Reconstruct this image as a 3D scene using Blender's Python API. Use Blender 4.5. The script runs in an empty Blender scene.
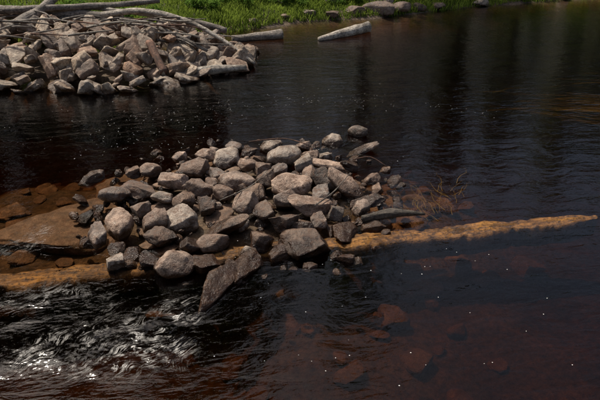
import bpy, math, random
from mathutils import Vector, Matrix, Euler, noise
random.seed(7)
sc=bpy.context.scene
col=sc.collection
R=random.random
def U(a,b): return a+(b-a)*random.random()
def N3(x,y,z=0.0): return noise.noise(Vector((x,y,z)))
def clamp(a,l=0.0,h=1.0): return max(l,min(h,a))
def sst(a,b,x):
    t=clamp((x-a)/(b-a)); return t*t*(3-2*t)

# ------------------------------------------------------------------ materials
def mat(name):
    m=bpy.data.materials.new(name); m.use_nodes=True
    nt=m.node_tree; nt.nodes.clear()
    return m,nt
def nd(nt,t,**k):
    n=nt.nodes.new(t)
    for a,b in k.items(): setattr(n,a,b)
    return n
def lk(nt,a,b): nt.links.new(a,b)
def ramp(nt,fac,stops):
    n=nd(nt,'ShaderNodeValToRGB')
    e=n.color_ramp.elements
    while len(e)<len(stops): e.new(0.5)
    for i,(p,c) in enumerate(stops):
        e[i].position=p; e[i].color=(c[0],c[1],c[2],1)
    lk(nt,fac,n.inputs[0]); return n.outputs[0]
def nz(nt,vec,scale,detail=4,rough=.55,dist=0):
    n=nd(nt,'ShaderNodeTexNoise'); n.inputs['Scale'].default_value=scale
    n.inputs['Detail'].default_value=detail; n.inputs['Roughness'].default_value=rough
    n.inputs['Distortion'].default_value=dist
    if vec is not None: lk(nt,vec,n.inputs['Vector'])
    return n.outputs['Fac']
def mathn(nt,op,a,b=None,clampit=False):
    n=nd(nt,'ShaderNodeMath',operation=op); n.use_clamp=clampit
    for i,v in enumerate((a,b)):
        if v is None: continue
        if isinstance(v,(int,float)): n.inputs[i].default_value=v
        else: lk(nt,v,n.inputs[i])
    return n.outputs[0]
def mr(nt,v,a,b,c,d):
    n=nd(nt,'ShaderNodeMapRange'); lk(nt,v,n.inputs[0])
    for i,x in enumerate((a,b,c,d)): n.inputs[i+1].default_value=x
    return n.outputs[0]
def mixc(nt,fac,a,b,mode='MIX'):
    n=nd(nt,'ShaderNodeMix',data_type='RGBA',blend_type=mode)
    if isinstance(fac,(int,float)): n.inputs[0].default_value=fac
    else: lk(nt,fac,n.inputs[0])
    for i,v in ((6,a),(7,b)):
        if isinstance(v,tuple): n.inputs[i].default_value=(v[0],v[1],v[2],1)
        else: lk(nt,v,n.inputs[i])
    return n.outputs[2]
def bump(nt,h,strength,dist):
    n=nd(nt,'ShaderNodeBump'); lk(nt,h,n.inputs['Height'])
    n.inputs['Distance'].default_value=dist
    if isinstance(strength,(int,float)): n.inputs['Strength'].default_value=strength
    else: lk(nt,strength,n.inputs['Strength'])
    return n.outputs[0]
def finish(nt,colr,rough,norm=None,spec=.5):
    p=nd(nt,'ShaderNodeBsdfPrincipled'); o=nd(nt,'ShaderNodeOutputMaterial')
    if isinstance(colr,tuple): p.inputs['Base Color'].default_value=(*colr,1)
    else: lk(nt,colr,p.inputs['Base Color'])
    if isinstance(rough,(int,float)): p.inputs['Roughness'].default_value=rough
    else: lk(nt,rough,p.inputs['Roughness'])
    p.inputs['Specular IOR Level'].default_value=spec
    if norm is not None: lk(nt,norm,p.inputs['Normal'])
    lk(nt,p.outputs[0],o.inputs[0]); return p

def rock_mat(name,stops,wet_hi=0.10,lichen=.4):
    m,nt=mat(name)
    geo=nd(nt,'ShaderNodeNewGeometry'); oi=nd(nt,'ShaderNodeObjectInfo')
    P=geo.outputs['Position']
    base=ramp(nt,oi.outputs['Random'],stops)
    n1=nz(nt,P,6,4,.6); n2=nz(nt,P,60,3,.7); n3=nz(nt,P,11,5,.7,.6)
    c=mixc(nt,1.0,base,ramp(nt,n1,[(.3,(.42,.38,.35)),(.7,(1.5,1.42,1.33))]),'MULTIPLY')
    c=mixc(nt,1.0,c,ramp(nt,n2,[(.3,(.45,.45,.45)),(.65,(1.4,1.4,1.4))]),'MULTIPLY')
    c=mixc(nt,mr(nt,n3,.49,.62,0,.75),c,(.095,.045,.022))
    c=mixc(nt,mr(nt,n3,.40,.33,0,lichen),c,(.36,.32,.27))
    sep=nd(nt,'ShaderNodeSeparateXYZ'); lk(nt,P,sep.inputs[0])
    zz=mathn(nt,'ADD',sep.outputs[2],mr(nt,n1,.3,.7,-.06,.06))
    wet=mr(nt,zz,wet_hi-.03,wet_hi+.04,1,0)
    c=mixc(nt,wet,c,mixc(nt,1.0,c,(.28,.21,.15),'MULTIPLY'))
    h=mathn(nt,'ADD',mathn(nt,'MULTIPLY',n1,1.2),mathn(nt,'MULTIPLY',n2,.35))
    h=mathn(nt,'ADD',h,mathn(nt,'MULTIPLY',n3,.7))
    rg=mr(nt,wet,0,1,.6,.2)
    finish(nt,c,rg,bump(nt,h,1.0,.035),.4)
    return m
M_rock=rock_mat('river_rock',[(0,(.08,.055,.042)),(.15,(.24,.175,.135)),(.3,(.11,.088,.074)),(.45,(.33,.245,.19)),(.6,(.15,.127,.112)),(.75,(.29,.25,.21)),(.9,(.06,.045,.036)),(1,(.19,.125,.085))],.09)
M_wetrock=rock_mat('wet_dark_rock',[(0,(.08,.058,.045)),(.5,(.15,.108,.08)),(1,(.12,.078,.052))],.18,.2)
M_heap=rock_mat('heap_rock',[(0,(.30,.235,.17)),(.2,(.18,.16,.14)),(.4,(.36,.29,.215)),(.55,(.12,.09,.07)),(.7,(.27,.17,.11)),(.85,(.23,.20,.165)),(1,(.40,.33,.25))],.10)
M_reflslope=rock_mat('reflection_slope_tan',[(0,(.45,.36,.24)),(1,(.48,.38,.26))],-5,.2)  # tan for the added out-of-view slope that the water mirrors
M_sub=rock_mat('submerged_rock',[(0,(.11,.07,.045)),(.5,(.16,.10,.065)),(1,(.13,.09,.06))],-5,.05)

def wood_mat(name,dark,light,axis=(1,1,1),sc1=6,rough=.7,spec=.4):
    m,nt=mat(name)
    geo=nd(nt,'ShaderNodeNewGeometry')
    mp=nd(nt,'ShaderNodeMapping'); mp.inputs['Scale'].default_value=axis
    uv=nd(nt,'ShaderNodeUVMap')
    lk(nt,uv.outputs[0],mp.inputs[0])
    n1=nz(nt,mp.outputs[0],sc1,5,.65,.3); n2=nz(nt,geo.outputs['Position'],3,4,.65); n3=nz(nt,geo.outputs['Position'],17,5,.75)
    c=ramp(nt,n1,[(.3,dark),(.66,light)])
    c=mixc(nt,1.0,c,ramp(nt,n2,[(.35,(.4,.37,.34)),(.65,(1.25,1.25,1.25))]),'MULTIPLY')
    c=mixc(nt,mr(nt,n3,.48,.60,0,.85),c,(dark[0]*.35,dark[1]*.35,dark[2]*.35))
    h=mathn(nt,'ADD',n1,mathn(nt,'MULTIPLY',n3,.6))
    finish(nt,c,rough,bump(nt,h,1.0,.03),spec)
    return m
M_drift=wood_mat('driftwood',(.13,.11,.09),(.34,.29,.24),(1.2,9,1),3)
M_driftpale=wood_mat('pale_driftwood',(.24,.21,.17),(.52,.46,.38),(1.2,9,1),3)
M_driftred=wood_mat('red_rotten_wood',(.10,.05,.03),(.26,.13,.08),(1.2,9,1),3)
M_beam=wood_mat('wet_orange_timber',(.07,.030,.008),(.29,.135,.028),(1.6,9,1),2.2,.5,.25)
M_bark=wood_mat('bark',(.05,.04,.03),(.12,.10,.08),(3,2,1),4)

def leaf_mat(name,a,b,tr=.35,sc_=.9):
    m,nt=mat(name)
    geo=nd(nt,'ShaderNodeNewGeometry')
    n=nz(nt,geo.outputs['Position'],sc_,3,.6)
    f=mathn(nt,'ADD',mathn(nt,'MULTIPLY',geo.outputs['Random Per Island'],.45),mathn(nt,'MULTIPLY',mr(nt,n,.3,.7,0,1),.55),True)
    c=ramp(nt,f,[(.1,a),(.9,b)])
    d=nd(nt,'ShaderNodeBsdfDiffuse'); t=nd(nt,'ShaderNodeBsdfTranslucent'); mx=nd(nt,'ShaderNodeMixShader'); o=nd(nt,'ShaderNodeOutputMaterial')
    lk(nt,c,d.inputs[0]); lk(nt,c,t.inputs[0]); mx.inputs[0].default_value=tr
    lk(nt,d.outputs[0],mx.inputs[1]); lk(nt,t.outputs[0],mx.inputs[2]); lk(nt,mx.outputs[0],o.inputs[0])
    return m
M_leaf=leaf_mat('tree_leaves',(.05,.07,.014),(.19,.20,.035),.55,.35)
M_grass=leaf_mat('grass_blades',(.05,.08,.014),(.27,.35,.055),.4,1.3)
M_weed=leaf_mat('weed_leaves',(.05,.10,.015),(.16,.26,.05),.35)
M_reed=leaf_mat('river_weed',(.10,.055,.014),(.22,.14,.03),.2)
m,nt=mat('foam'); finish(nt,(.7,.69,.65),.6); M_foam=m

m,nt=mat('ground'); M_ground=m
geo=nd(nt,'ShaderNodeNewGeometry'); P=geo.outputs['Position']
sep=nd(nt,'ShaderNodeSeparateXYZ'); lk(nt,P,sep.inputs[0])
n1=nz(nt,P,1.6,5,.6); n2=nz(nt,P,11,5,.75)
bed=ramp(nt,n1,[(.3,(.06,.040,.024)),(.7,(.20,.135,.080))])
bed=mixc(nt,1.0,bed,ramp(nt,n2,[(.35,(.3,.3,.3)),(.65,(1.3,1.3,1.3))]),'MULTIPLY')
soil=ramp(nt,n1,[(.3,(.04,.032,.016)),(.7,(.05,.055,.018))])
soil=mixc(nt,1.0,soil,ramp(nt,n2,[(.3,(.4,.4,.4)),(.7,(1.4,1.4,1.4))]),'MULTIPLY')
zf=mr(nt,sep.outputs[2],.16,.28,0,1)
finish(nt,mixc(nt,zf,bed,soil),.85,bump(nt,n2,1.0,.08))

# ------------------------------------------------------------------ helpers
def mkmesh(name,v,f,mats,smooth=True,uv=None):
    me=bpy.data.meshes.new(name); me.from_pydata(v,[],f)
    for q in mats: me.materials.append(q)
    if smooth: me.polygons.foreach_set('use_smooth',[True]*len(me.polygons))
    if uv:
        l=me.uv_layers.new(name='UVMap'); 
        flat=[]
        for lp in me.loops: flat+=uv[lp.vertex_index]
        l.data.foreach_set('uv',flat)
    me.update(); return me
def obj(name,me,parent=None,loc=(0,0,0),rot=(0,0,0),scl=(1,1,1)):
    o=bpy.data.objects.new(name,me); col.objects.link(o)
    o.location=loc; o.rotation_euler=rot; o.scale=scl
    if parent: o.parent=parent
    return o
def empty(name):
    o=bpy.data.objects.new(name,None); col.objects.link(o); o.empty_display_size=.3; return o
def axis_vals(segs):
    out=[segs[0][0]]
    for a,b,s in segs:
        n=max(1,round((b-a)/s))
        out+= [a+(b-a)*(i+1)/n for i in range(n)]
    return out

# ------------------------------------------------------------------ terrain
SH=[(-200,15),(-12,16.6),(-7,17.0),(-4.5,17.9),(-2.7,19.9),(0,22),(3,22.9),(7.3,25.4),(12.5,27.6),(30,33),(200,60)]
def shore(x):
    for (a,b),(c,d) in zip(SH,SH[1:]):
        if x<=c: return b+(d-b)*(x-a)/(c-a)
    return 60
def mound(x,y):
    r=((x+0.85)/2.3)**2+((y-7.95)/2.1)**2
    return clamp(1.2-r,0,1)
def ground(x,y):
    s=shore(x)+.35*N3(x*.6,3.1)
    d=y-s
    if d>0:
        z=.32*(1-math.exp(-d/.5))+.07*d+.10*N3(x*.7,y*.7,1)*min(1,d)
        if d>14: z+= (d-14)*.42+2.0*N3(x*.05,y*.05)*sst(14,30,d)
        if z>34: z=34+(z-34)*.05
    else: z=max(-1.05,.28*d)+.10*N3(x*.8,y*.8,2)
    if y<9 and d<0:
        z=-.95+.12*N3(x*.9,y*.9,5)
    if d<0:
        z=max(z,-1.15+.78*sst(3.2,1.6,abs(x+3.2))*sst(5.3,6.2,y)*sst(11,8.5,y)+.06*N3(x*2,y*2,4))
        z=max(z,-1.1+.35*math.exp(-((x-.4)/1.6)**2-((y-5.6)/1.2)**2))
        z=max(z,-1.1+.70*math.exp(-((x-1.8)/1.6)**2-((y-8.2)/1.8)**2))
        m_=mound(x,y)
        z=z+( -.02-z)*sst(0,1,m_)
        z=max(z,-1.1+1.15*clamp(1.3-((x+5.2)/4.2)**2-((y-15.6)/2.4)**2))
    if y<3:
        z=max(z,-1.0+sst(2.6,-.4,y)*3.35)
    return z
xs=axis_vals([(-220,-40,15),(-40,-10,1.5),(-10,-5,.3),(-5,5,.12),(5,12,.3),(12,40,1.5),(40,220,15)])
ys=axis_vals([(-80,-8,9),(-8,-1,1),(-1,3.5,.3),(3.5,11,.12),(11,28,.3),(28,50,1.2),(50,320,15)])
v=[(x,y,ground(x,y)) for y in ys for x in xs]
nx=len(xs); f=[(j*nx+i,j*nx+i+1,(j+1)*nx+i+1,(j+1)*nx+i) for j in range(len(ys)-1) for i in range(nx-1)]
obj('ground',mkmesh('ground',v,f,[M_ground]))

# ------------------------------------------------------------------ water
def gz(x,y,cx,cy,rx,ry): return math.exp(-(((x-cx)/rx)**2+((y-cy)/ry)**2))
def riffle(x,y):
    r=.85*gz(x,y,-2.1,4.45,.9,.35)+.95*gz(x,y,-1.3,4.95,.30,.48)+.35*gz(x,y,-2.9,5.3,1.0,.4)+.45*gz(x,y,-3.6,6.6,.6,.5)+.12*gz(x,y,-3.0,9.6,2.4,.9)+.25*gz(x,y,-2.2,4.9,1.6,.9)
    return clamp(r)
CA,SA=math.cos(math.radians(49)),math.sin(math.radians(49))
def wave(x,y):
    z=.006*N3(x*.9,y*2.2)+.003*N3(x*3,y*5,4)
    r=riffle(x,y)
    if r>.01:
        x2=x+.25*N3(x*.9,y*.9,20); y2=y+.25*N3(x*.9,y*.9,30)
        a=x2*CA+y2*SA; b=-x2*SA+y2*CA
        z+=r*(.036*N3(a*1.1,b*2.2,7)+.018*N3(a*2.6,b*5.5,9))
    return z
wx=axis_vals([(-90,-12,6),(-12,-4.5,.2),(-4.5,4.5,.05),(4.5,12,.2),(12,90,6)])
wy=axis_vals([(-2,3.4,.4),(3.4,10.5,.05),(10.5,26,.16),(26,50,3)])
wv=[(x,y,wave(x,y)) for y in wy for x in wx]
nx=len(wx); ny=len(wy)
wf=[(j*nx+i,j*nx+i+1,(j+1)*nx+i+1,(j+1)*nx+i) for j in range(ny-1) for i in range(nx-1)]
rim=[i for i in range(nx)]+[j*nx+nx-1 for j in range(1,ny)]+[(ny-1)*nx+i for i in range(nx-2,-1,-1)]+[j*nx for j in range(ny-2,0,-1)]
b0=len(wv)
for k in rim: wv.append((wv[k][0],wv[k][1],-3.0))
n=len(rim)
for k in range(n):
    k2=(k+1)%n
    wf.append((rim[k2],rim[k],b0+k,b0+k2))
wf.append(tuple(b0+k for k in range(n-1,-1,-1)))
wm=mkmesh('river_water',wv,wf,[])
att=wm.attributes.new('riffle','FLOAT','POINT')
att.data.foreach_set('value',[riffle(p[0],p[1]) for p in wv])
m,nt=mat('river_water')
geo=nd(nt,'ShaderNodeNewGeometry'); P=geo.outputs['Position']
at=nd(nt,'ShaderNodeAttribute',attribute_name='riffle')
rf=mathn(nt,'MULTIPLY',at.outputs['Fac'],mr(nt,nz(nt,P,1.5,4,.65),.38,.60,.08,1.1))
def mapped(rot,scl,vec=None):
    a=nd(nt,'ShaderNodeMapping'); a.inputs['Rotation'].default_value=(0,0,rot); lk(nt,vec or P,a.inputs[0])
    b=nd(nt,'ShaderNodeMapping'); b.inputs['Scale'].default_value=scl; lk(nt,a.outputs[0],b.inputs[0])
    return b.outputs[0]
# warp the flow direction so the streaks curl
wn=nd(nt,'ShaderNodeTexNoise'); wn.inputs['Scale'].default_value=1.3; wn.inputs['Detail'].default_value=3; lk(nt,P,wn.inputs['Vector'])
vm=nd(nt,'ShaderNodeVectorMath',operation='MULTIPLY_ADD'); lk(nt,wn.outputs['Color'],vm.inputs[0]); vm.inputs[1].default_value=(.8,.8,0); lk(nt,P,vm.inputs[2])
flow=mapped(math.radians(-45),(1.0,5,1),vm.outputs[0]); calm=mapped(math.radians(-8),(1.0,2.6,1))
nc=nz(nt,calm,2.2,3,.55,.6); nf=nz(nt,flow,1.9,4,.6,.8); nfi=nz(nt,calm,12,3,.5)
h=mathn(nt,'ADD',mathn(nt,'MULTIPLY',nc,.75),mathn(nt,'MULTIPLY',nfi,.12))
h=mathn(nt,'ADD',h,mathn(nt,'MULTIPLY',mathn(nt,'MULTIPLY',nf,rf),1.5))
bn=bump(nt,h,.5,.035)
fr=nd(nt,'ShaderNodeFresnel'); fr.inputs[0].default_value=1.38; lk(nt,bn,fr.inputs['Normal'])
gl=nd(nt,'ShaderNodeBsdfGlossy'); lk(nt,mr(nt,rf,0,.8,.055,.12),gl.inputs['Roughness']); lk(nt,bn,gl.inputs['Normal'])
tr=nd(nt,'ShaderNodeBsdfTransparent')
mx=nd(nt,'ShaderNodeMixShader'); lk(nt,fr.outputs[0],mx.inputs[0]); lk(nt,tr.outputs[0],mx.inputs[1]); lk(nt,gl.outputs[0],mx.inputs[2])
ff=nz(nt,flow,1.7,6,.72,1.4)
rd=mathn(nt,'ABSOLUTE',mathn(nt,'SUBTRACT',ff,.5))
fm=mathn(nt,'MULTIPLY',mr(nt,rd,0,.030,1,0),mr(nt,nz(nt,P,5,4,.7),.46,.60,0,1))
fm=mathn(nt,'MULTIPLY',fm,mr(nt,rf,.2,.8,0,.75),True)
fd=nd(nt,'ShaderNodeBsdfDiffuse'); fd.inputs[0].default_value=(.75,.72,.67,1)
mx2=nd(nt,'ShaderNodeMixShader'); lk(nt,fm,mx2.inputs[0]); lk(nt,mx.outputs[0],mx2.inputs[1]); lk(nt,fd.outputs[0],mx2.inputs[2])
va=nd(nt,'ShaderNodeVolumeAbsorption'); va.inputs['Color'].default_value=(.74,.62,.46,1); va.inputs['Density'].default_value=3.7
o=nd(nt,'ShaderNodeOutputMaterial'); lk(nt,mx2.outputs[0],o.inputs[0]); lk(nt,va.outputs[0],o.inputs[1])
wm.materials.append(m)
obj('river_water',wm)

# ------------------------------------------------------------------ rocks
import bmesh
def rock_mesh(name,seed,kind,matl):
    rnd=random.Random(seed)
    bm=bmesh.new(); bmesh.ops.create_icosphere(bm,subdivisions=4,radius=1)
    npl={'round':10,'angular':14,'slab':10}[kind]
    pl=[]
    for i in range(npl):
        n=Vector((rnd.gauss(0,1),rnd.gauss(0,1),rnd.gauss(0,.8))).normalized()
        d={'round':rnd.uniform(.64,.93),'angular':rnd.uniform(.46,.80),'slab':rnd.uniform(.5,.82)}[kind]
        pl.append((n,d))
    if kind!='round':
        pl.append((Vector((rnd.uniform(-.2,.2),rnd.uniform(-.2,.2),1)).normalized(),.45))
        pl.append((Vector((rnd.uniform(-.2,.2),rnd.uniform(-.2,.2),-1)).normalized(),.5))
    off=Vector((seed*3.7,seed*1.3,0))
    soft=.15 if kind=='round' else .03
    for vt in bm.verts:
        p=vt.co.copy()
        p*=1+ (.22 if kind=='round' else .14)*noise.noise(p*1.1+off)
        for n,d in pl:
            q=p.dot(n)-d
            if q>0: p-=n*(q*(1-soft))
        dirn=p.normalized()
        p+=dirn*(.05*noise.noise(p*3.2+off)+.028*noise.noise(p*8+off))
        if kind!='round':
            p+=dirn*.03*noise.cell(p*3.5+off)
        vt.co=p
    me=bpy.data.meshes.new(name); bm.to_mesh(me); bm.free()
    mn=[min(a.co[i] for a in me.vertices) for i in range(3)]; mxx=[max(a.co[i] for a in me.vertices) for i in range(3)]
    for a in me.vertices:
        for i in range(3): a.co[i]=(a.co[i]-(mn[i]+mxx[i])/2)/(mxx[i]-mn[i])
    me.materials.append(matl); me.polygons.foreach_set('use_smooth',[True]*len(me.polygons)); me.update()
    return me
RND=[rock_mesh('boulder_%d'%i,10+i,'round',M_rock) for i in range(12)]
ANG=[rock_mesh('block_%d'%i,40+i,'angular',M_rock) for i in range(14)]
SLB=[rock_mesh('slab_%d'%i,70+i,'slab',M_rock) for i in range(8)]
def copymat(L,mm):
    out=[]
    for a in L:
        b=a.copy(); b.materials.clear(); b.materials.append(mm); out.append(b)
    return out
HANG=copymat(ANG,M_heap)+copymat(SLB,M_heap)
SUBR=copymat(RND,M_sub)+copymat(SLB,M_sub)
WETR=copymat(ANG,M_wetrock)+copymat(SLB,M_wetrock)

pileE=empty('rock_pile')
K=[
(1.10,10.5,.36,.34,.24,'r',10,0),(.60,10.1,.38,.40,.22,'r',-20,8),(1.12,9.7,.62,.30,.10,'s',8,-4),(-.28,9.05,.62,.50,.36,'r',-15,14),
(-.51,9.75,.40,.34,.2,'r',30,0),(-1.18,9.7,.30,.28,.18,'r',0,0),(-1.24,9.0,.46,.40,.24,'r',20,0),(-1.58,9.1,.35,.36,.22,'r',0,0),
(-1.72,8.6,.56,.40,.22,'a',-12,6),(-2.06,9.2,.26,.22,.14,'a',0,0),(-1.29,8.35,.30,.26,.16,'a',0,0),(-2.42,8.63,.34,.32,.2,'r',15,0),
(-2.36,7.85,.40,.66,.16,'s',70,14),(-2.7,8.6,.25,.24,.14,'a',0,0),(-3.33,8.45,.42,.24,.16,'w',5,0),(-2.75,7.7,.50,.34,.22,'r',-5,0),
(-2.2,7.2,.32,.28,.18,'a',0,0),(-2.44,6.85,.37,.56,.30,'r',12,0),(-2.66,6.6,.24,.46,.20,'s',14,20),(-2.0,7.55,.33,.26,.16,'r',0,0),
(-1.93,8.0,.46,.30,.18,'s',-8,8),(-1.65,6.95,.52,.46,.24,'a',-25,10),(-1.96,6.85,.38,.34,.22,'a',30,0),(-1.11,6.4,.42,.30,.22,'r',0,0),
(-.98,6.8,.66,.34,.18,'w',8,10),(-1.52,5.9,.48,.40,.32,'r',15,0),(-2.27,6.0,.25,.22,.16,'a',0,0),(-1.2,6.0,.36,.34,.2,'w',0,0),
(-.96,8.05,.58,.40,.26,'r',-18,12),(-.53,8.03,.34,.32,.24,'w',0,0),(-.12,7.9,.60,.46,.32,'r',-12,6),(.38,8.1,.32,.44,.28,'a',60,24),
(.68,8.05,.34,.66,.22,'s',70,40),(.15,7.25,.64,.38,.20,'s',-8,-16),(.48,7.1,.23,.24,.2,'a',0,0),(.32,7.65,.34,.26,.16,'a',0,0),
(.50,8.8,.70,.30,.12,'s',-14,12),(.17,9.35,.36,.3,.18,'a',0,0),(.05,8.8,.37,.3,.2,'a',30,0),(-.71,9.0,.35,.3,.2,'w',0,0),
(1.0,7.6,.50,.28,.12,'w',-25,14),(1.13,8.4,.3,.26,.14,'a',0,0),(.08,6.35,.64,.48,.28,'w',5,0),(-.53,6.45,.34,.3,.22,'w',0,0),
(-.28,6.2,.28,.25,.18,'w',0,0),(-1.5,7.75,.28,.44,.18,'s',80,14),(-1.3,7.25,.30,.28,.2,'a',0,0),(-.77,7.25,.38,.32,.22,'a',20,0),
(-.48,7.1,.36,.32,.24,'w',0,0),(-.2,6.85,.36,.3,.22,'w',-30,0),(-1.67,7.4,.33,.28,.18,'a',0,0),(-.83,8.6,.3,.27,.18,'r',0,0),
(-.6,8.5,.32,.28,.2,'a',0,0),(-1.8,6.55,.46,.30,.16,'s',10,10),(-1.4,6.35,.36,.3,.2,'w',0,0),
(0,6.8,.36,.28,.2,'w',0,0),(-1.13,7.65,.3,.27,.2,'r',0,0),(-.65,7.6,.33,.28,.2,'w',0,0),(.6,6.75,.48,.36,.12,'w',0,0),
(.97,6.95,.42,.26,.10,'w',0,0),(.85,7.3,.3,.24,.14,'a',0,0),(.15,8.25,.26,.26,.2,'a',0,0),(-2.15,6.25,.32,.24,.12,'w',0,0),
(.26,6.85,.26,.24,.18,'a',0,0),(-.34,8.4,.34,.28,.2,'s',0,20),(.8,8.85,.34,.28,.14,'w',0,0),(1.5,8.4,.26,.22,.1,'w',0,0),
(.43,9.3,.26,.22,.14,'a',0,0),(-1.5,9.55,.22,.2,.12,'r',0,0),(-1.85,6.1,.3,.28,.14,'w',0,0),(-.2,7.5,.34,.28,.2,'s',0,10),
(.05,9.8,.3,.26,.14,'a',0,0),(.95,9.3,.3,.24,.12,'w',0,0),(-.9,9.4,.3,.28,.16,'w',0,0)]
def dome(x,y):
    r=((x+0.85)/2.15)**2+((y-7.9)/1.95)**2
    return .14*clamp(1-r)
for i,(x,y,w,d,h,k,yaw,tilt) in enumerate(K):
    L={'r':RND,'a':ANG,'s':SLB,'w':WETR}[k]
    z=.015+dome(x,y)+h*.12+U(-.03,.05)
    if k=='w': z-=.035
    if y<6.5: z=min(z,.05+h*.1)
    yaw=yaw if (yaw or k=='s') else U(-60,60)
    ts=1.4 if k!='r' else 1
    obj('rock_%d'%i,L[(i*7)%len(L)],pileE,(x,y,z),(math.radians(tilt+U(-16,16)*ts),math.radians(U(-18,18)*ts),math.radians(yaw)),(w*1.04,d*1.06,h*1.15))
for i in range(300):
    a=U(0,6.283); r=math.sqrt(R())*1.08
    x=-.85+r*2.3*math.cos(a); y=7.95+r*2.2*math.sin(a)
    w=U(.06,.25)
    if y<5.9 and x>-.3: continue
    z=dome(x,y)+U(-.09,-.01)
    L=random.choice([RND,ANG,WETR,WETR,WETR])
    obj('filler_rock_%d'%i,random.choice(L),pileE,(x,y,z),(U(-.8,.8),U(-.8,.8),U(0,6)),(w,w*U(.6,1),w*U(.4,.8)))
obj('leaning_slab',WETR[15],pileE,(-.93,5.62,.05),(math.radians(4),math.radians(34),math.radians(-20)),(.32,1.15,.16))
obj('leaning_slab_b',WETR[17],pileE,(-.64,5.95,.02),(math.radians(4),math.radians(25),math.radians(-14)),(.34,.75,.17))

subE=empty('submerged_rocks')
obj('flat_slab',SUBR[13],subE,(-3.5,7.35,-.27),(.03,0,.3),(2.1,1.5,.26))
obj('flat_slab_b',SUBR[15],subE,(-2.9,8.8,-.28),(0,0,1),(1.2,.9,.2))
for i in range(180):
    t=R()
    if t<.48: x=U(-4.8,-1.0); y=U(6.3,10); h_=.28
    elif t<.62: x=random.gauss(.2,1.0); y=random.gauss(5.4,.7); h_=.35
    else: x=random.gauss(1.5,.6); y=random.gauss(8.0,.9); h_=.7
    w=U(.18,.50); g=ground(x,y); z=g+w*.08
    obj('bed_rock_%d'%i,random.choice(SUBR),subE,(x,y,z),(U(-.3,.3),U(-.3,.3),U(0,6)),(w,w*U(.7,1),w*h_*U(.7,1)))

# ------------------------------------------------------------------ driftwood tubes
def tube(name,pts,rads,matl,parent=None,seg=12,rough=.12,step=.12,seed=0):
    P=[Vector(p) for p in pts]
    pts2=[];r2=[];n=len(P)
    for i in range(n-1):
        p0=P[max(i-1,0)];p1=P[i];p2=P[i+1];p3=P[min(i+2,n-1)]
        m_=max(2,int((p2-p1).length/step))
        for k in range(m_):
            t=k/m_
            q=.5*((2*p1)+(p2-p0)*t+(2*p0-5*p1+4*p2-p3)*t*t+(3*p1-p0-3*p2+p3)*t**3)
            pts2.append(q); r2.append(rads[i]+(rads[i+1]-rads[i])*t)
    pts2.append(P[-1]); r2.append(rads[-1])
    v=[];f=[];uv=[];L=0
    up=Vector((.13,.2,1)).normalized()
    for i,q in enumerate(pts2):
        tg=(pts2[min(i+1,len(pts2)-1)]-pts2[max(i-1,0)]).normalized()
        a=tg.cross(up).normalized() if abs(tg.dot(up))<.95 else tg.cross(Vector((1,0,0))).normalized(); b=tg.cross(a)
        if i: L+=(q-pts2[i-1]).length
        for s in range(seg):
            an=2*math.pi*s/seg
            rr=r2[i]*(1+rough*2*noise.noise(Vector((math.cos(an)*1.2+seed,math.sin(an)*1.2,L*1.5)))+rough*noise.noise(Vector((math.cos(an)*3,math.sin(an)*3+seed,L*5))))
            v.append(q+a*math.cos(an)*rr+b*math.sin(an)*rr); uv.append((L,s/seg if s<=seg/2 else 1-s/seg))
    for i in range(len(pts2)-1):
        for s in range(seg):
            s2=(s+1)%seg
            f.append((i*seg+s,i*seg+s2,(i+1)*seg+s2,(i+1)*seg+s))
    f.append(tuple(range(seg-1,-1,-1))); f.append(tuple((len(pts2)-1)*seg+s for s in range(seg)))
    return obj(name,mkmesh(name,v,f,[matl],True,uv),parent)

def beam():
    v=[];f=[];uv=[]
    n=420; x0=-4.6;x1=4.22
    prof=[(-.5,-1),(-.5,-.25),(-.44,-.02),(-.3,.03),(-.2,.0),(-.1,.02),(0,.045),(.1,.03),(.2,.0),(.3,.02),(.44,-.02),(.5,-.25),(.5,-1)]
    for i in range(n+1):
        t=i/n; x=x0+(x1-x0)*t; y=5.62+(7.26-5.62)*((x+4.6)/8.82)+.05*N3(x*.5,7)
        w=.36+.10*N3(x*1.1,9)
        if x>0: w*=1-.2*(x/4.2)
        if x>3.9: w*=1-.6*((x-3.9)/.32)
        top=(-.07 if x<-1.2 else -.018)+.026*N3(x*1.7,2)
        for k,(a,b) in enumerate(prof):
            fr_=.08*max(0,N3(x*7,a*2,3))+.06*N3(x*2.5,a*3,3)
            yy=y+a*w-(1 if a>0 else -1)*fr_*(1 if abs(a)>.25 else .15)
            zz=top+ (b*.28 if b<0 else b*.5)+.024*N3(x*3,a*14,6)+.014*N3(x*14,a*20,8)
            v.append((x,yy,zz)); uv.append((x,a*w))
    m_=len(prof)
    for i in range(n):
        for k in range(m_-1): f.append((i*m_+k,(i+1)*m_+k,(i+1)*m_+k+1,i*m_+k+1))
        f.append((i*m_+m_-1,(i+1)*m_+m_-1,(i+1)*m_,i*m_))
    f.append(tuple(range(m_))); f.append(tuple(n*m_+k for k in range(m_-1,-1,-1)))
    obj('sunken_timber_beam',mkmesh('beam',v,f,[M_beam],True,uv))
beam()
tube('waterlogged_branch',[(.85,7.0,.10),(1.3,7.12,.12),(1.75,7.2,.06)],[.04,.06,.02],M_bark,None,10,.3,.06)
for i,(p,r) in enumerate([([(-.9,9.6,.2),(-.3,9.5,.3),(.1,9.15,.34)],.012),([(.2,7.0,.30),(.5,7.4,.34),(.75,7.9,.38)],.010),([(-1.1,7.1,.33),(-.7,7.5,.36),(-.5,8.0,.36)],.008),([(.9,9.0,.12),(1.2,9.15,.1),(1.45,9.0,.0)],.010)]):
    tube('pile_twig_%d'%i,p,[r,r*.9,r*.5],random.choice([M_driftpale,M_driftred,M_drift]),pileE,7,.2,.08,i)

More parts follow.
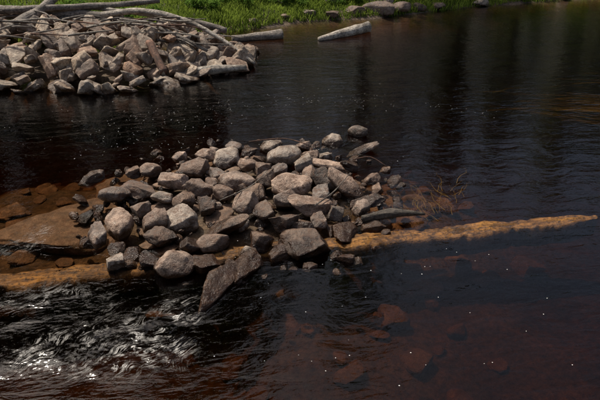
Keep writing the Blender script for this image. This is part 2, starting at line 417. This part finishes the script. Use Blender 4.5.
tube('floating_log',[(-2.15,18.75,.06),(-1.3,19.0,.08),(-.57,19.2,.12)],[.11,.14,.16],M_drift,None,14)
tube('floating_log',[(.6,18.85,.03),(1.4,19.4,.10),(2.3,20.2,.16)],[.07,.15,.18],M_driftpale,None,14)

# ------------------------------------------------------------------ rock heap with driftwood
def heap_h(x,y):
    ex=sst(-1.2,-3.6,x)
    f_=13.2+ (0 if x<-4 else (x+4)*.75)
    r=sst(f_-.1,f_+2.2,y)*sst(18.2,16.2,y)
    return .88*ex*r*(1+.2*N3(x*.9,y*.9,3))
heapE=empty('stone_rubble_heap')
cnt=0
for j in range(21):
    for i in range(30):
        x=-10.5+i*.32+U(-.13,.13); y=13.1+j*.23+U(-.1,.1)
        f_=13.2+(0 if x<-4 else (x+4)*.75)
        if x>-1.25 or y<f_ or y>17.4: continue
        hh=heap_h(x,y)
        w=U(.26,.78)
        if R()<.22: continue
        obj('heap_stone_%d'%cnt,random.choice(HANG),heapE,(x,y,hh-.02+U(-.05,.14)),(U(-.9,.9),U(-.9,.9),U(0,6.3)),(w,w*U(.5,.9),w*U(.28,.6))); cnt+=1
driftE=empty('driftwood_pile')
tube('log_a',[(-5.6,17.0,1.10),(-4.4,16.7,1.25),(-3.2,16.3,1.1),(-2.1,15.9,.65),(-1.2,15.4,.12)],[.08,.08,.07,.055,.035],M_driftpale,driftE,seed=1)
tube('log_b',[(-9.8,17.0,1.15),(-7.5,17.1,1.15),(-5.0,17.0,1.0)],[.20,.18,.12],M_drift,driftE,seed=2)
tube('log_c',[(-2.95,14.5,.12),(-2.2,14.65,.16),(-1.4,15.0,.12)],[.10,.11,.07],M_driftpale,driftE,seed=3)
tube('log_d',[(-3.75,14.7,.85),(-3.3,14.0,.25)],[.09,.10],M_driftred,driftE,seed=4)
tube('log_e',[(-6.3,17.5,1.25),(-4.6,17.0,1.15),(-3.3,16.7,1.0),(-2.6,16.5,.8)],[.06,.06,.05,.03],M_driftpale,driftE,seed=5)
tube('log_f',[(-8.8,16.6,1.25),(-7.2,16.8,1.3),(-5.6,17.3,1.3),(-4.2,18.2,1.3)],[.10,.10,.09,.06],M_drift,driftE,seed=6)
tube('log_g',[(-7.6,15.6,1.0),(-7.2,16.6,1.25),(-6.9,17.6,1.6)],[.14,.13,.10],M_drift,driftE,seed=7)
tube('log_h',[(-4.2,16.0,1.1),(-3.2,15.4,.85),(-2.4,15.2,.5)],[.06,.06,.04],M_drift,driftE,seed=8)
tube('log_i',[(-3.9,18.3,.7),(-3.1,18.0,.7),(-2.2,17.8,.5)],[.12,.11,.09],M_drift,driftE,seed=9)
for i in range(60):
    x=U(-9.5,-2.4); y=U(14.6,17.4); a=U(-.9,.8); l=U(.6,2.0); z=heap_h(x,y)+.25
    dx=math.cos(a)*l;dy=math.sin(a)*l
    tube('stick_%d'%i,[(x-dx/2,y-dy/2,z+U(-.12,.2)),(x+U(-.1,.1),y+U(-.1,.1),z+U(0,.12)),(x+dx/2,y+dy/2,z+U(-.15,.2))],[U(.015,.04),.025,.010],random.choice([M_drift,M_driftpale,M_driftred]),driftE,7,seed=i)

bankE=empty('bank_boulders')
BB=RND+ANG
for i,(x,y,w,d,h) in enumerate([(3.0,23.3,1.3,.9,.6),(2.1,23.0,.8,.6,.4),(3.9,23.7,.9,.7,.5),(3.2,24.1,1.2,.8,.9),(.35,22.5,.6,.5,.3),(1.2,22.6,.5,.5,.3),(4.7,24.1,.7,.6,.35),(-.6,21.9,.4,.4,.2),(5.6,24.6,.7,.5,.3),(7.6,25.7,.8,.6,.3),(9.6,26.6,.7,.6,.3),(11.8,27.5,.8,.6,.35),(-1.7,21.1,.4,.4,.2)]):
    obj('boulder_%d'%i,BB[i*5%len(BB)],bankE,(x,y,.08+h*.1+max(0,ground(x,y))*.5),(U(-.2,.2),U(-.2,.2),U(-.4,.4)),(w,d,h))
tube('fallen_log',[(5.0,25.0,.4),(6.5,25.6,.4),(8.4,26.4,.45)],[.12,.13,.1],M_drift)
tube('fallen_log',[(1.0,23.6,.5),(2.6,24.2,.6),(3.4,24.9,.7)],[.13,.12,.1],M_drift)
v=[]
for j in range(30):
    for i in range(30):
        a=i/29;b=j/29; x=3.8+3.8*a; y=30+7*b
        env=math.sin(math.pi*clamp(a*1.0))**.4
        z=ground(x,y)-.3+5.6*sst(0,.85,b)*env+.5*N3(x*.8,y*.8,8)+.15*N3(x*3,y*3,8)
        v.append((x,y,z))
f=[(j*30+i,j*30+i+1,(j+1)*30+i+1,(j+1)*30+i) for j in range(29) for i in range(29)]
obj('added_reflection_slope',mkmesh('added_reflection_slope',v,f,[M_reflslope]))  # unseen slope, added to put a bright reflection in the far water

# ------------------------------------------------------------------ grass
v=[];f=[]
for i in range(64000):
    x=U(-11,15); s=shore(x)-.05; y=s+abs(random.gauss(0,1))*3.6
    if x<-2.6 and y<17.1: continue
    z=ground(x,y)-.02
    l=U(.10,.32)*(1+.9*N3(x*.5,y*.5,4)+.5*N3(x*1.6,y*1.6,4)); a=U(0,6.28); lean=U(.1,.8)*l; w=U(.010,.022)
    dx=math.cos(a);dy=math.sin(a); px=-dy*w;py=dx*w; b=len(v)
    v+=[(x-px,y-py,z),(x+px,y+py,z),(x-px*.8+dx*lean*.35,y-py*.8+dy*lean*.35,z+l*.6),(x+px*.8+dx*lean*.35,y+py*.8+dy*lean*.35,z+l*.6),(x+dx*lean,y+dy*lean,z+l*.92)]
    f+=[(b,b+1,b+3,b+2),(b+2,b+3,b+4)]
obj('bank_grass',mkmesh('bank_grass',v,f,[M_grass],False))
def leafcloud(clumps,per,size,seed,squash=.7):
    rnd=random.Random(seed); v=[];f=[]
    for (c,r) in clumps:
        for k in range(per):
            d=Vector((rnd.gauss(0,1),rnd.gauss(0,1),rnd.gauss(0,1)))
            d=d.normalized()*r*(rnd.random()**.45); d.z*=squash
            p=c+d; n=Vector((rnd.gauss(0,.6),rnd.gauss(0,.6),1)).normalized()
            a=n.orthogonal().normalized(); a.rotate(Matrix.Rotation(rnd.uniform(0,6.28),3,n)); b2=n.cross(a)
            s=size*rnd.uniform(.6,1.3); b=len(v)
            v+=[p-a*s,p+b2*s*.45,p+a*s,p-b2*s*.45]; f.append((b,b+1,b+2,b+3))
    return v,f
for i,(x,y,s) in enumerate([(-9.5,18.5,1.0),(-7.2,19.6,.8),(-5.2,19.5,.8),(-3.4,21.4,.7),(-2.4,22.6,.8),(-1.2,23.4,.9),(-.3,23.2,.7),(.9,23.8,.8),(1.5,25.0,.7),(4.6,25.4,.9),(6.0,25.6,.9),(8.8,26.9,.9),(10.8,27.7,1.0),(13,28.6,1.1),(2.6,25.8,1.0),(-4,23.6,1.0),(7.2,26.4,.8),(1.9,23.9,.6)]):
    g=ground(x,y)
    cl=[(Vector((x+U(-.7,.7)*s,y+U(-.5,.5)*s,g+U(.1,.6)*s)),U(.2,.45)*s) for k in range(11)]
    vv,ff_=leafcloud(cl,110,.055,i)
    b=len(vv)
    for k in range(12):
        c=cl[k%11][0]; vv+=[(x-.01,y,g-.03),(x+.01,y,g-.03),tuple(c)]; ff_.append((b,b+1,b+2)); b+=3
    obj('bank_shrub',mkmesh('bank_shrub',vv,ff_,[M_weed],False))

# ------------------------------------------------------------------ river weed
def weeds(name,items):
    v=[];f=[]
    for (x,y,n,l0,l1,ang,spread,z0,z1) in items:
        for k in range(n):
            a=math.radians(ang+U(-spread,spread)); l=U(l0,l1); w=U(.0025,.005)
            bx=x+random.gauss(0,.25)*l1; by=y+random.gauss(0,.22)*l1; za=U(z0,z1)
            pts=[]
            for s in range(6):
                t=s/5; aa=a+.6*N3(k*1.3,t*1.5,x)
                pts.append(Vector((bx+math.cos(aa)*l*t,by+math.sin(aa)*l*t,za+ (z1-z0)*.5*math.sin(t*3)*.6)))
            b=len(v)
            for s,p in enumerate(pts):
                t=s/5; ww=w*(1-t*.8); nrm=Vector((-math.sin(a),math.cos(a),0))*ww
                v+=[p-nrm,p+nrm]
            for s in range(5): f.append((b+2*s,b+2*s+1,b+2*s+3,b+2*s+2))
    obj(name,mkmesh(name,v,f,[M_reed],False))
weeds('river_weed',[(2.0,7.6,16,.3,.9,100,35,-.14,-.02),(2.3,8.0,12,.3,.8,80,50,-.14,-.03),
 (5.8,12.6,70,.8,2.6,-20,18,-.26,-.09),(7.3,12.2,60,.8,2.4,-25,18,-.26,-.09),(8.2,14.5,40,1,2.6,-20,15,-.26,-.09)])

# ------------------------------------------------------------------ foam flecks
v=[];f=[]
def fleck(x,y,r):
    z=wave(x,y)+.004; b=len(v); n=6
    for k in range(n):
        a=6.283*k/n; rr=r*U(.7,1.2); v.append((x+math.cos(a)*rr,y+math.sin(a)*rr*.8,z))
    f.append(tuple(range(b,b+n)))
for i in range(420):
    t=R()
    if t<.35: s=R(); x=-3.5+7.5*s+random.gauss(0,.15); y=11.6+1.0*math.sin(s*3.0)+random.gauss(0,.25)
    elif t<.6: x=U(-6,2); y=random.gauss(12,1.4)
    elif t<.8: x=U(-4,-1.5); y=U(9.6,11.6)
    else: x=U(-1,4.2); y=U(3.9,6.6)
    if ground(x,y)>-.1 or (t>=.8 and R()<.45): continue
    fleck(x,y,U(.003,.007)*(1 if y<9 else 1.2))
obj('foam_flecks',mkmesh('foam',v,f,[M_foam],False))

# ------------------------------------------------------------------ forest
def tree_mesh(seed,H):
    rnd=random.Random(seed); v=[];f=[];mi=[]
    def cone(p,q,r0,r1):
        p=Vector(p);q=Vector(q);t=(q-p).normalized();a=t.orthogonal().normalized();b_=t.cross(a);b=len(v)
        for s in range(8):
            an=6.283*s/8; v.append(p+(a*math.cos(an)+b_*math.sin(an))*r0)
        for s in range(8):
            an=6.283*s/8; v.append(q+(a*math.cos(an)+b_*math.sin(an))*r1)
        for s in range(8): f.append((b+s,b+(s+1)%8,b+8+(s+1)%8,b+8+s)); mi.append(0)
    k1=(rnd.uniform(-.4,.4),rnd.uniform(-.4,.4),H*.5)
    cone((0,0,-.5),k1,.32,.2); cone(k1,(k1[0]*1.5,k1[1],H*.95),.2,.04)
    cl=[]
    for i in range(16):
        zz=H*rnd.uniform(.10,.85); a=rnd.uniform(0,6.28); rr=3.6*(1.1-zz/H)*rnd.uniform(.7,1.4)+.6
        e=Vector((math.cos(a)*rr,math.sin(a)*rr,zz+rr*.35)); cone((k1[0]*zz/H,k1[1]*zz/H,zz),e,.08,.02)
        cl.append((e,rnd.uniform(.9,1.6)))
    for i in range(36):
        zz=H*rnd.uniform(.06,1.0); a=rnd.uniform(0,6.28); rr=3.4*math.sqrt(max(.03,1.05-zz/H))*rnd.uniform(.2,1.15)
        cl.append((Vector((math.cos(a)*rr,math.sin(a)*rr,zz)),rnd.uniform(.7,1.5)))
    lv,lf=leafcloud(cl,48,.34,seed,.6); b=len(v)
    v+=lv; f+=[tuple(b+q for q in t) for t in lf]; mi+=[1]*len(lf)
    me=mkmesh('tree',[tuple(a) for a in v],f,[M_bark,M_leaf],False); me.polygons.foreach_set('material_index',mi); return me
TM=[tree_mesh(s,20) for s in range(5)]
forE=empty('forest_trees')
rows=[(39,3.2,1.25),(45,3.8,1.4)]
c=0
for y0,st,hs in rows:
    x=-50
    while x<56:
        x+=st*U(.8,1.3); y=max(y0,shore(x)+10)+U(-1.5,1.5)
        t=(5.7-x)/.75
        if -3<t<14 and abs(y-(34+.66*t))<7.5: continue
        ang=x/y
        sz=hs*U(.85,1.15)
        if ang>.12: sz*=.52
        if ang<-.05: sz*=1.1
        obj('tree_%d'%c,random.choice(TM),forE,(x,y,ground(x,y)-.1),(0,0,U(0,6.28)),(sz,sz,sz)); c+=1

# ------------------------------------------------------------------ light
el=math.radians(60); sv=Vector((-.75,.66,0)).normalized()
sd=Vector((sv.x*math.cos(el),sv.y*math.cos(el),math.sin(el)))
s=bpy.data.lights.new('sun','SUN'); s.energy=5.0; s.angle=math.radians(.5); s.color=(1,.93,.82)
so=bpy.data.objects.new('sun',s); col.objects.link(so); so.rotation_euler=sd.to_track_quat('Z','Y').to_euler(); so.location=(0,0,40)
w=bpy.data.worlds.new('World'); sc.world=w; w.use_nodes=True; nt=w.node_tree; nt.nodes.clear()
sk=nd(nt,'ShaderNodeTexSky'); sk.sky_type='NISHITA'; sk.sun_disc=False; sk.sun_elevation=el; sk.sun_rotation=math.atan2(sv.x,sv.y); sk.dust_density=6.0
bg=nd(nt,'ShaderNodeBackground'); bg.inputs[1].default_value=.12; o=nd(nt,'ShaderNodeOutputWorld')
lk(nt,sk.outputs[0],bg.inputs[0]); lk(nt,bg.outputs[0],o.inputs[0])
sc.view_settings.view_transform='Standard'; sc.view_settings.look='None'; sc.view_settings.exposure=0
cd=bpy.data.cameras.new('camera'); cd.lens=35.0; cd.clip_end=1000
co=bpy.data.objects.new('camera',cd); col.objects.link(co); co.location=(0,0,4); co.rotation_euler=(math.radians(62.7),0,0)
sc.camera=co
